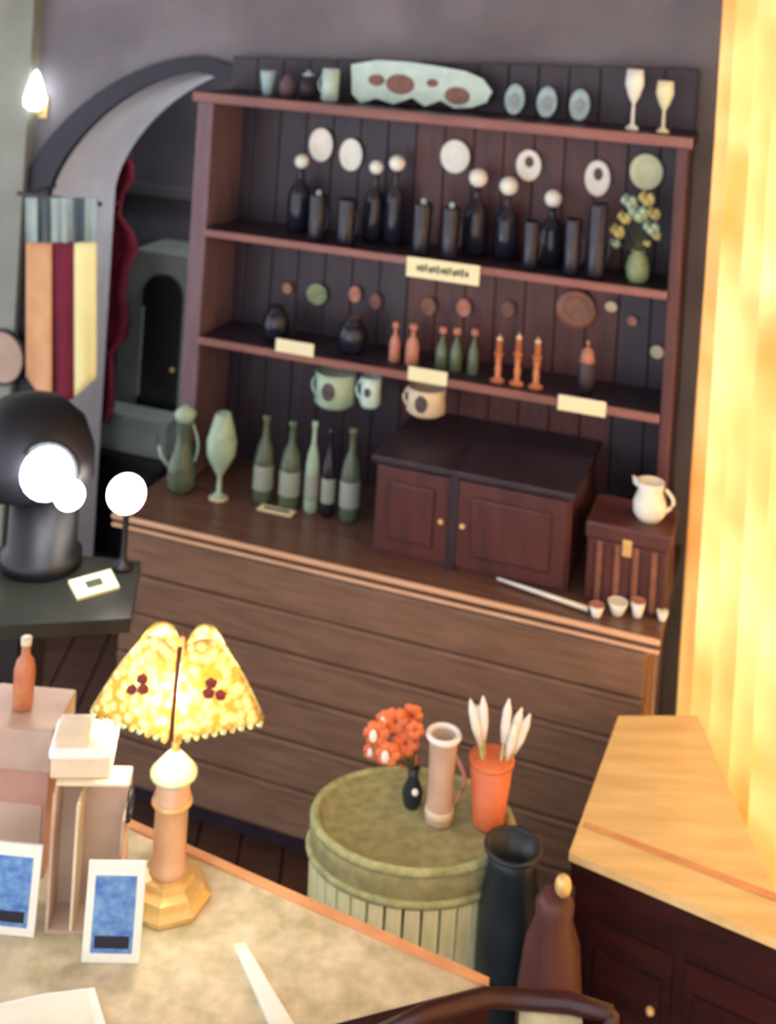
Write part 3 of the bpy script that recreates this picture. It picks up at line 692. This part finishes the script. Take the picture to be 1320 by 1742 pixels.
for p in (P1, P2, P3, P4):
    q = p.lerp(Vector((tc_.x, tc_.y, TZ)), .12); q = L(q)
    MB().lathe([(.018, -0.0), (.02, .05), (.028, .4), (.03, .64), (.034, TZ - .03)], 12, off=(q.x, q.y, 0)).build('leg', 'mahogany', t, True)

# table lamp with winged art-glass shade
lb = onz(283, 1526, TZ); LD = lb.y
t = thing('table_lamp', 'table lamp with winged yellow art-glass shade on a brass column', 'lamp', (lb.x, lb.y, TZ + .0005))
K = LD / F
def lz(py): return atd(297, py, LD).z - TZ
MB().lathe([(.078, 0), (.080, .010), (.070, .018), (.066, .03), (.05, .036), (.046, .046), (.034, .05)], 8).build('foot', 'brass', t)
MB().lathe([(.034, .048), (.036, .06), (.030, .07), (.030, lz(1365)), (.034, lz(1362)), (.034, lz(1352)), (.031, lz(1350)), (.031, lz(1318)), (.028, lz(1310))], 16).build('column', 'rose_brass', t, True)
MB().lathe([(.034, lz(1366)), (.038, lz(1362)), (.034, lz(1356))], 16).build('collar', 'brass', t, True)
MB().lathe([(.042, lz(1318)), (.043, lz(1312)), (.026, lz(1294)), (.009, lz(1276))], 18).build('cap', 'shade_cap', t, True)
MB().lathe([(.008, lz(1280)), (.007, lz(1262)), (.012, lz(1252)), (.006, lz(1240)), (.005, lz(1085)), (0, lz(1080))], 12).build('stem', 'brass', t, True)
# four glass wings: two towards the viewer, two behind
zb_s, zb_m, zt = lz(1216), lz(1243) + .02, lz(1072)
HWd, HD = 148 * K, .058
for sx in (-1, 1):
    for sy in (-1, 1):
        rows = []; nr = 12
        for i in range(nr + 1):
            v = i / nr; r_ = []
            for j in range(11):
                s = j / 10
                # inner edge at the seam, outer edge flares
                xi = .005; xo = (76 + (148 - 76) * (v ** 1.06)) * K
                top_round = .034 * (1 - v) ** 3 * (abs(2 * s - 1) ** 2.6)
                x = xi + (xo - xi) * s
                zlow = zb_m * (1 - s) + zb_s * s
                z = zt + (zlow - zt) * v - top_round + .006 * math.sin(PI * s) * v
                y = (.022 + (HD - .022) * v) * (1 - s) + .004 * s + .010 * math.sin(PI * s)
                r_.append(Vector((sx * x, sy * y, z)))
            rows.append(r_)
        g = MB().grid(rows, (0, sy * .003, 0)).build('glass_wing', 'art_glass', t, True)
        # eye motif: three petals on each wing
        for (u_, v_) in ((.44, .56), (.60, .60), (.50, .46)):
            xo = (76 + 72 * v_) * K; x = .005 + (xo - .005) * u_; zlow = zb_m * (1 - u_) + zb_s * u_; z = zt + (zlow - zt) * v_
            y = (.022 + (HD - .022) * v_) * (1 - u_) + .004 * u_ + .010 * math.sin(PI * u_)
            MB().ball((sx * x, sy * (y + .003), z), .0135, (1, .35, .8), 1).build('eye_petal', 'eye_red', g)
        for k in range(10):
            p = rows[-1][k].lerp(rows[-1][k + 1], .5)
            MB().ball((p.x, p.y, p.z - .003), .0066, (1, .8, 1.1), 1).build('bead', 'shade_cap' if k % 2 else 'art_glass', g)
    MB().tube([(0, sx * .022, zt - .018), (0, sx * .045, (zt + zb_m) / 2), (0, sx * .062, zb_m)], .0045, 8).build('seam_rib', 'lead', t, True)
MB().ball((0, 0, (zt + zb_m) / 2 + .005), .022).build('bulb', 'bulb_warm', t, True)
ld = bpy.data.lights.new('bulb_light', 'POINT'); ld.energy = 3.0; ld.color = (1, .95, .80); ld.shadow_soft_size = .03
lo = bpy.data.objects.new('bulb_light', ld); C.objects.link(lo); lo.parent = t; lo.location = (0, -.026, (zt + zb_m) / 2 - .012)

# boxes, leaflets and papers on the table
def px_box(px0, px1, pyt, pyb, z0, depth, bev=.003):
    g = onz((px0 + px1) / 2, pyb, z0); D = g.y
    l = atd(px0, pyb, D); r = atd(px1, pyb, D); top = atd((px0 + px1) / 2, pyt, D).z
    return g, r.x - l.x, top - z0, depth
g, w_, h_, dp = px_box(-60, 74, 1238, 1490, TZ, .13)
t = thing('rosy_carton', 'tall rosy cardboard carton at the left edge of the table', 'carton', (g.x, g.y, TZ + .0005), -.05)
MB().box(-w_ / 2, w_ / 2, 0, dp, 0, h_ * .72, .003).build('body', 'rosy_card', t)
MB().box(-w_ / 2 - .004, w_ / 2 + .004, -.004, dp + .004, h_ * .72, h_, .004).build('lid', 'manila', t)
MB().box(-w_ / 2 + .01, w_ / 2 - .01, -.0015, 0, h_ * .2, h_ * .5).build('pasted_label', 'manila', t)
ctop = TZ + h_; gA = g
t = thing('amber_bottle', 'slim amber bottle standing on the rosy carton', 'bottle', (atd(36, 1200, g.y + .05).x, g.y + .06, ctop + .001))
hb = atd(36, 1085, g.y + .06).z - ctop
MB().lathe([(.015, 0), (.019, .006), (.020, hb * .55), (.016, hb * .68), (.008, hb * .76), (.008, hb * .92), (0, hb * .92)], 18).build('body', 'amber', t, True)
MB().lathe([(.010, hb * .9), (.0105, hb), (0, hb)], 14).build('cap', 'cream', t, True)
g, w_, h_, dp = px_box(76, 200, 1352, 1590, TZ, .07)
t = thing('manila_box', 'open-fronted pale cardboard leaflet box behind the blue leaflet', 'box', (g.x, g.y, TZ + .0005), .06)
MB().box(-w_ / 2, w_ / 2, dp - .006, dp, 0, h_, .001).build('back_panel', 'manila', t)
MB().box(-w_ / 2, -w_ / 2 + .006, 0, dp - .006, 0, h_, .001).build('side_panel', 'manila', t)
MB().box(w_ / 2 - .006, w_ / 2, 0, dp - .006, 0, h_ * .8, .001).build('side_panel', 'manila', t)
MB().box(-w_ / 2 + .006, w_ / 2 - .006, 0, dp - .006, 0, .006).build('bottom_panel', 'manila', t)
MB().box(-w_ * .17, -w_ * .13, 0, dp - .006, .006, h_ * .92).build('divider', 'cream', t)
MB().box(-w_ / 2, w_ / 2, .02, dp, h_, h_ + .006, .002).build('lid', 'cream', t)
MB().tube([(w_ / 2 + .004, dp * .4 + .024 * math.cos(k * PI / 8), h_ * .86 + .024 * math.sin(k * PI / 8)) for k in range(16)], .004, 8, True).build('ring_handle', 'black', t, True)
gB, hB = g, h_
t = thing('white_lidded_box', 'small cream box with white lid on top of the leaflet box', 'box', (g.x - .025, g.y + .03, TZ + hB + .007), .1)
MB().box(-.052, .052, 0, .085, 0, .035, .003).build('body', 'cream', t)
MB().box(-.056, .056, -.004, .089, .035, .052, .004).build('lid', 'white', t)
MB().box(-.048, .010, .005, .07, .052, .072, .004).build('parcel', 'cream', t)
def leaflet(px0, px1, pyt, pyb, label, skew):
    g = onz((px0 + px1) / 2, pyb, TZ); D = g.y
    w_ = (px1 - px0) * D / F; h_ = atd(px0, pyt, D).z - TZ
    t = thing('leaflet', label, 'leaflet', (g.x, g.y, TZ + .001), skew, 'blue-printed leaflets')
    tl = Matrix.Rotation(-.14, 4, 'X')
    MB().box(-w_ / 2, w_ / 2, 0, .006, 0, h_, .001, tl).build('card', 'paper', t)
    MB().box(-w_ * .36, w_ * .36, -.001, 0, h_ * .10, h_ * .86, 0, tl).build('blue_picture', 'blue_print', t)
    MB().box(-w_ * .30, w_ * .30, -.0016, -.001, h_ * .15, h_ * .27, 0, tl).build('dark_caption', 'navy', t)
    return t
leaflet(138, 236, 1478, 1640, 'blue-printed leaflet standing in front of the open leaflet box', .05)
leaflet(-40, 58, 1445, 1592, 'blue-printed leaflet with white border at the left edge of the table', -.05)
def flat(name, label, cat, pts, m, th, z=TZ + .001, extra=None):
    P = [onz(x, y, z) for x, y in pts]; c = sum(P, Vector()) / len(P)
    t = thing(name, label, cat, c); MB().prism([p - c for p in P], (0, 0, th)).build('sheet', m, t)
    if extra: MB().prism([(p - c) * .8 + Vector((0, 0, th)) for p in P], (0, 0, .002)).build(extra[0], extra[1], t)
flat('white_booklet', 'white booklet lying at the near left corner of the table', 'booklet', ((-30, 1722), (70, 1699), (160, 1688), (182, 1760), (-40, 1790)), 'white', .008, extra=('cover', 'paper'))
flat('ivory_ruler', 'ivory ruler lying across the front of the table', 'ruler', ((398, 1612), (416, 1608), (500, 1748), (462, 1756)), 'paper', .006, extra=('scale_strip', 'white'))

# ------------------------------------------------------------------ basket with things on its lid
BH = .69
bc = onz(703, 1388, BH); BR = 172 * bc.y / F
t = thing('wicker_hamper', 'round green-grey slatted hamper with flat lid behind the table', 'hamper', (bc.x, bc.y, 0)); t.scale = (1, .74, 1)
MB().lathe([(BR * .86, .01), (BR * .88, .02), (BR * .95, BH - .11), (0, BH - .11)], 40).build('liner', 'wicker_lid', t, True)
ns = 36; src = None
for k in range(ns):
    th = 2 * PI * k / ns
    if src is None:
        wv = 2 * PI * BR / ns * .44
        m_ = MB()
        m_.prism([(BR * .89, -wv * .94, .0), (BR * .90 + .006, -wv * .94, .0), (BR * .90 + .006, wv * .94, .0), (BR * .89, wv * .94, .0)], (BR * .075, 0, BH - .075))
        src = m_.build('slat', 'wicker', t)
    else: share(src, t, (0, 0, 0), th)
for z0, z1, k in ((.05, .08, .915), (.30, .33, .945)):
    MB().lathe([(BR * k, z0), (BR * k + .014, z0 + .004), (BR * k + .014, z1), (BR * k, z1 + .004)], 40).build('hoop', 'wicker_rim', t, True)
ld_ = MB().lathe([(BR * .95, BH - .078), (BR * 1.0, BH - .072), (BR * 1.02, BH - .03), (BR * .99, BH - .010), (BR * .93, BH - .004), (BR * .90, BH - .010), (0, BH - .008)], 44).build('lid', 'wicker_lid', t, True)
MB().tube([((BR * .975) * math.cos(k * PI / 24), BR * .975 * math.sin(k * PI / 24), BH - .006) for k in range(48)], .010, 8, True).build('braided_rim', 'wicker_rim', ld_, True)
MB().tube([((BR * 1.01) * math.cos(k * PI / 24), BR * 1.01 * math.sin(k * PI / 24), BH - .064) for k in range(48)], .008, 8, True).build('lower_braid', 'wicker_rim', ld_, True)
LZt = BH - .008
# orange flowers in a small dark vase
f0 = onz(700, 1372, LZt)
t = thing('flower_vase', 'small dark vase of orange flowers on the hamper lid', 'vase', (f0.x, f0.y, LZt + .001)); hv = atd(700, 1305, f0.y).z - LZt
MB().lathe([(.014, 0), (.020, .012), (.022, hv * .4), (.010, hv * .75), (.013, hv), (.009, hv), (0, hv * .8)], 16).build('vase_body', 'teal_dark', t, True)
MB().ball((.004, -.024, hv * .55), .007, sub=2).build('white_bead', 'white', t)
for k, (x, y, s_) in enumerate(((640, 1245, 24), (672, 1225, 26), (700, 1215, 22), (660, 1280, 24), (690, 1262, 26), (634, 1275, 18), (706, 1240, 18), (655, 1222, 18), (694, 1292, 18))):
    p = atd(x, y, f0.y - .03 + .02 * (k % 3)) - t.location; R_ = s_ * f0.y / F
    fm = MB()
    for q in range(6):
        th = q * PI / 3 + k; fm.ball((p.x + R_ * .5 * math.cos(th), p.y - .004, p.z + R_ * .5 * math.sin(th)), R_ * .5, (1, .5, 1), 1)
    fo = fm.build('blossom', 'petal', t, True)
    if k in (0, 3, 5, 7): MB().ball((p.x - R_ * .2, p.y - R_ * .5, p.z), R_ * .36, (.8, .6, 1.3), 2).build('white_bud', 'white', fo, True)
    MB().tube([(0, 0, hv * .9), (p.x * .5, p.y * .5, hv + (p.z - hv) * .4), (p.x, p.y + .006, p.z)], .002, 5).build('stalk', 'stem', t)
# tall cream tankard with ring top
f0 = onz(746, 1396, LZt)
t = thing('tall_tankard', 'tall cream cylinder tankard with ringed mouth on the hamper lid', 'tankard', (f0.x, f0.y, LZt + .001)); hv = atd(746, 1250, f0.y).z - LZt
MB().lathe([(.027, 0), (.029, .005), (.027, .015), (.026, hv * .5), (.029, hv * .9), (.033, hv), (.027, hv), (.022, hv * .85), (0, hv * .8)], 22).build('body', 'manila', t, True)
MB().tube([(.031 * math.cos(k * PI / 12), .031 * math.sin(k * PI / 12), hv) for k in range(24)], .006, 8, True).build('mouth_ring', 'white', t, True)
MB().tube([(.026 + .022 * math.sin(PI * k / 8), 0, hv * (.2 + .55 * k / 8)) for k in range(9)], .005, 8).build('handle', 'rosy_card', t, True)
MB().lathe([(.029, hv * .08), (.0295, hv * .1), (.0295, hv * .14), (.029, hv * .16)], 20).build('foot_band', 'cream', t, True)
# orange beaker of brushes
f0 = onz(838, 1402, LZt); f0.x = min(f0.x, bc.x + BR * .74)
t = thing('brush_beaker', 'orange tapered beaker holding pale brushes at the right of the hamper lid', 'beaker', (f0.x, f0.y, LZt + .001)); hv = atd(838, 1290, f0.y).z - LZt
MB().lathe([(.030, 0), (.032, .006), (.045, hv), (.040, hv), (.028, .02), (0, .018)], 22).build('body', 'orange', t, True)
MB().lathe([(.0445, hv * .95), (.047, hv * .96), (.047, hv), (.0445, hv * 1.01)], 22).build('rim', 'orange', t, True)
base = Vector((f0.x, f0.y, LZt))
for k, (x, y) in enumerate(((800, 1190), (822, 1185), (812, 1200), (866, 1190), (888, 1205), (902, 1215), (878, 1230))):
    tip = atd(x, y, f0.y + .012 * (k % 3 - 1)) - base; tip = Vector((tip.x, tip.y, tip.z))
    s0 = Vector((.012 * math.cos(k * 2.1), .012 * math.sin(k * 2.1), .02))
    e = s0.lerp(tip, .62)
    br = MB().tube([s0, e], .0032, 7).build('brush_handle', 'straw', t, True)
    MB().tube([e, s0.lerp(tip, .75), s0.lerp(tip, .9), tip], [.005, .010, .009, .002], 9).build('bristles', 'white' if k % 2 else 'china', br, True)

# ------------------------------------------------------------------ dark floor vase, chair, sideboard
f0 = atd(868, 1520, 2.27)
t = thing('floor_vase', 'tall dark teal floor vase between the hamper and the sideboard', 'vase', (f0.x, f0.y, 0)); hv = atd(868, 1440, 2.27).z
MB().lathe([(.05, 0), (.055, .02), (.048, .2), (.060, .45), (.060, hv - .12), (.046, hv - .03), (.054, hv), (.046, hv), (.04, hv - .05), (0, hv - .1)], 24).build('body', 'teal_dark', t, True)
MB().tube([(.052 * math.cos(k * PI / 12), .052 * math.sin(k * PI / 12), hv) for k in range(24)], .005, 8, True).build('lip', 'teal_dark', t, True)

SZ = .70
s1, s2 = onz(968, 1450, SZ), onz(1330, 1604, SZ); s2 = s1 + (s2 - s1) * ((.838 - s1.x) / (s2.x - s1.x)); s3 = Vector((.838, 2.79, SZ)); s4 = Vector((.645, 2.77, SZ))
sc_ = (s1 + s2 + s3 + s4) / 4; sc_.z = 0
t = thing('sideboard', 'dark mahogany sideboard with pale polished top below the bright curtain', 'sideboard', sc_)
L2 = lambda p: Vector(p) - sc_
MB().prism([L2(p) for p in (s1, s2, s3, s4)], (0, 0, -.016)).build('top', 'maple', t)
ins = lambda p, k, z: (Vector((p.x, p.y, 0)).lerp(sc_, k)) - sc_ + Vector((0, 0, z))
MB().prism([ins(p, .0 if 0 else .03, SZ - .016) for p in (s1, s2, s3, s4)], (0, 0, -.05)).build('frieze', 'mahogany', t)
MB().prism([ins(p, .08, SZ - .066) for p in (s1, s2, s3, s4)], (0, 0, -.58)).build('body', 'mahogany', t)
MB().prism([ins(p, .04, .055) for p in (s1, s2, s3, s4)], (0, 0, -.055)).build('plinth', 'mahogany', t)
fd = (s2 - s1); fn = Vector((fd.y, -fd.x, 0)).normalized()
if fn.y > 0: fn = -fn
for k in range(2):
    pa = s1.lerp(s2, .10 + .44 * k); pb = s1.lerp(s2, .48 + .44 * k); q = (sc_ - (pa + pb) / 2).to_2d().length * .0
    o_ = -fn * .012
    A_ = [L2(Vector((p.x, p.y, z)) + o_ * 1.0) for p, z in ((pa, .12), (pb, .12), (pb, .58), (pa, .58))]
    dd = MB().prism(A_, -fn * .03).build('door', 'mahogany', t)
    cm = sum(A_, Vector()) / 4
    MB().prism([a_.lerp(cm, .22) for a_ in A_], fn * .008).build('raised_panel', 'mahogany', dd)
    MB().ball(cm + fn * .012 + (pb - pa).normalized() * .05 + Vector((0, 0, .12)), .009).build('knob', 'brass', dd)
pp = atd(940, 1600, 2.14)
pz = atd(945, 1515, 2.14).z
MB().lathe([(q, z * pz / .665) for q, z in [(.04, 0), (.05, .05), (.042, .1), (.056, .3), (.060, .5), (.050, .58), (.034, .62), (.036, .645), (.024, .66), (0, .665)]], 18, off=(pp.x - sc_.x, pp.y - sc_.y, 0)).build('turned_post', 'wood_red', t, True)
kb = L2(Vector((pp.x + .012, pp.y - .006, pz + .014)))
MB().ball(kb, .016, (1, 1, 1.3)).build('brass_finial', 'brass', t, True)
MB().prism([L2(s1.lerp(s4, .16) + Vector((.01, 0, .001))), L2(s2.lerp(s3, .16) + Vector((0, 0, .001))), L2(s2.lerp(s3, .19) + Vector((0, 0, .001))), L2(s1.lerp(s4, .19) + Vector((.01, 0, .001)))], (0, 0, .002)).build('inlay_strip', 'gilt_wood', t)

# bentwood chair at the bottom edge of the view
cp = [atd(640, 1762, 1.74), atd(730, 1722, 1.78), atd(826, 1697, 1.82), atd(900, 1700, 1.83), atd(970, 1706, 1.82), atd(1040, 1725, 1.78)]
cb_ = Vector(((cp[0].x + cp[-1].x) / 2, 1.62, 0))
t = thing('bentwood_chair', 'dark bentwood chair with pale back pad, cut off by the bottom edge', 'chair', cb_)
MB().tube([p - cb_ for p in cp], [.012, .013, .014, .015, .015, .012], 10).build('top_rail', 'mahogany', t, True)
sw = (cp[-1].x - cp[0].x) / 2
MB().lathe([(sw * .9, .43), (sw, .44), (sw, .46), (sw * .9, .47), (0, .472)], 24).build('seat', 'cushion', t, True)
for p in (cp[0], cp[-1]):
    q = p - cb_; MB().tube([q, Vector((q.x * .95, q.y * .75, .47)), Vector((q.x * .95, q.y * .8, 0))], .012, 8).build('back_leg', 'mahogany', t, True)
for sx in (-1, 1): MB().tube([(sx * sw * .75, -sw * .6, .43), (sx * sw * .85, -sw * .75, 0)], .013, 8).build('front_leg', 'mahogany', t, True)
rows = []
for i in range(5):
    rows.append([Vector((q.x, q.y, q.z)) - cb_ + Vector((0, -.01, -.014 - i * .05)) for q in (atd(886, 1700, 1.83), atd(920, 1703, 1.825), atd(955, 1706, 1.82), atd(990, 1712, 1.81))])
MB().grid(rows, (0, .02, 0)).build('back_pad', 'cushion', t, True)

# ------------------------------------------------------------------ golden sheer curtain across the window
t = thing('sheer_curtain', 'sheer golden curtain glowing in the window light at the right', 'curtain', (.89, 2.4, 0))
rows = []; nc = 230
for i in range(9):
    z = 2.70 - (2.70 - .03) * i / 8; r_ = []
    for j in range(nc + 1):
        s = j / nc; y = .35 + (3.08 - .35) * s
        x = .890 + .030 * math.sin(s * 112 + .35 * math.sin(i * .9)) * (.75 + .25 * i / 8) + .010 * math.sin(s * 53)
        r_.append(Vector((x - .89, y - 2.4, z)))
    rows.append(r_)
MB().grid(rows, (.0015, 0, 0)).build('cloth', 'curtain', t, True)
MB().tube([(0, 0.30 - 2.4, 2.72), (0, 3.12 - 2.4, 2.72)], .012, 10).build('curtain_rod', 'brass', t, True)
for y in (.33, 3.10): MB().box(-.006, .0995, y - 2.406, y - 2.394, 2.705, 2.735).build('rod_bracket', 'brass', t)
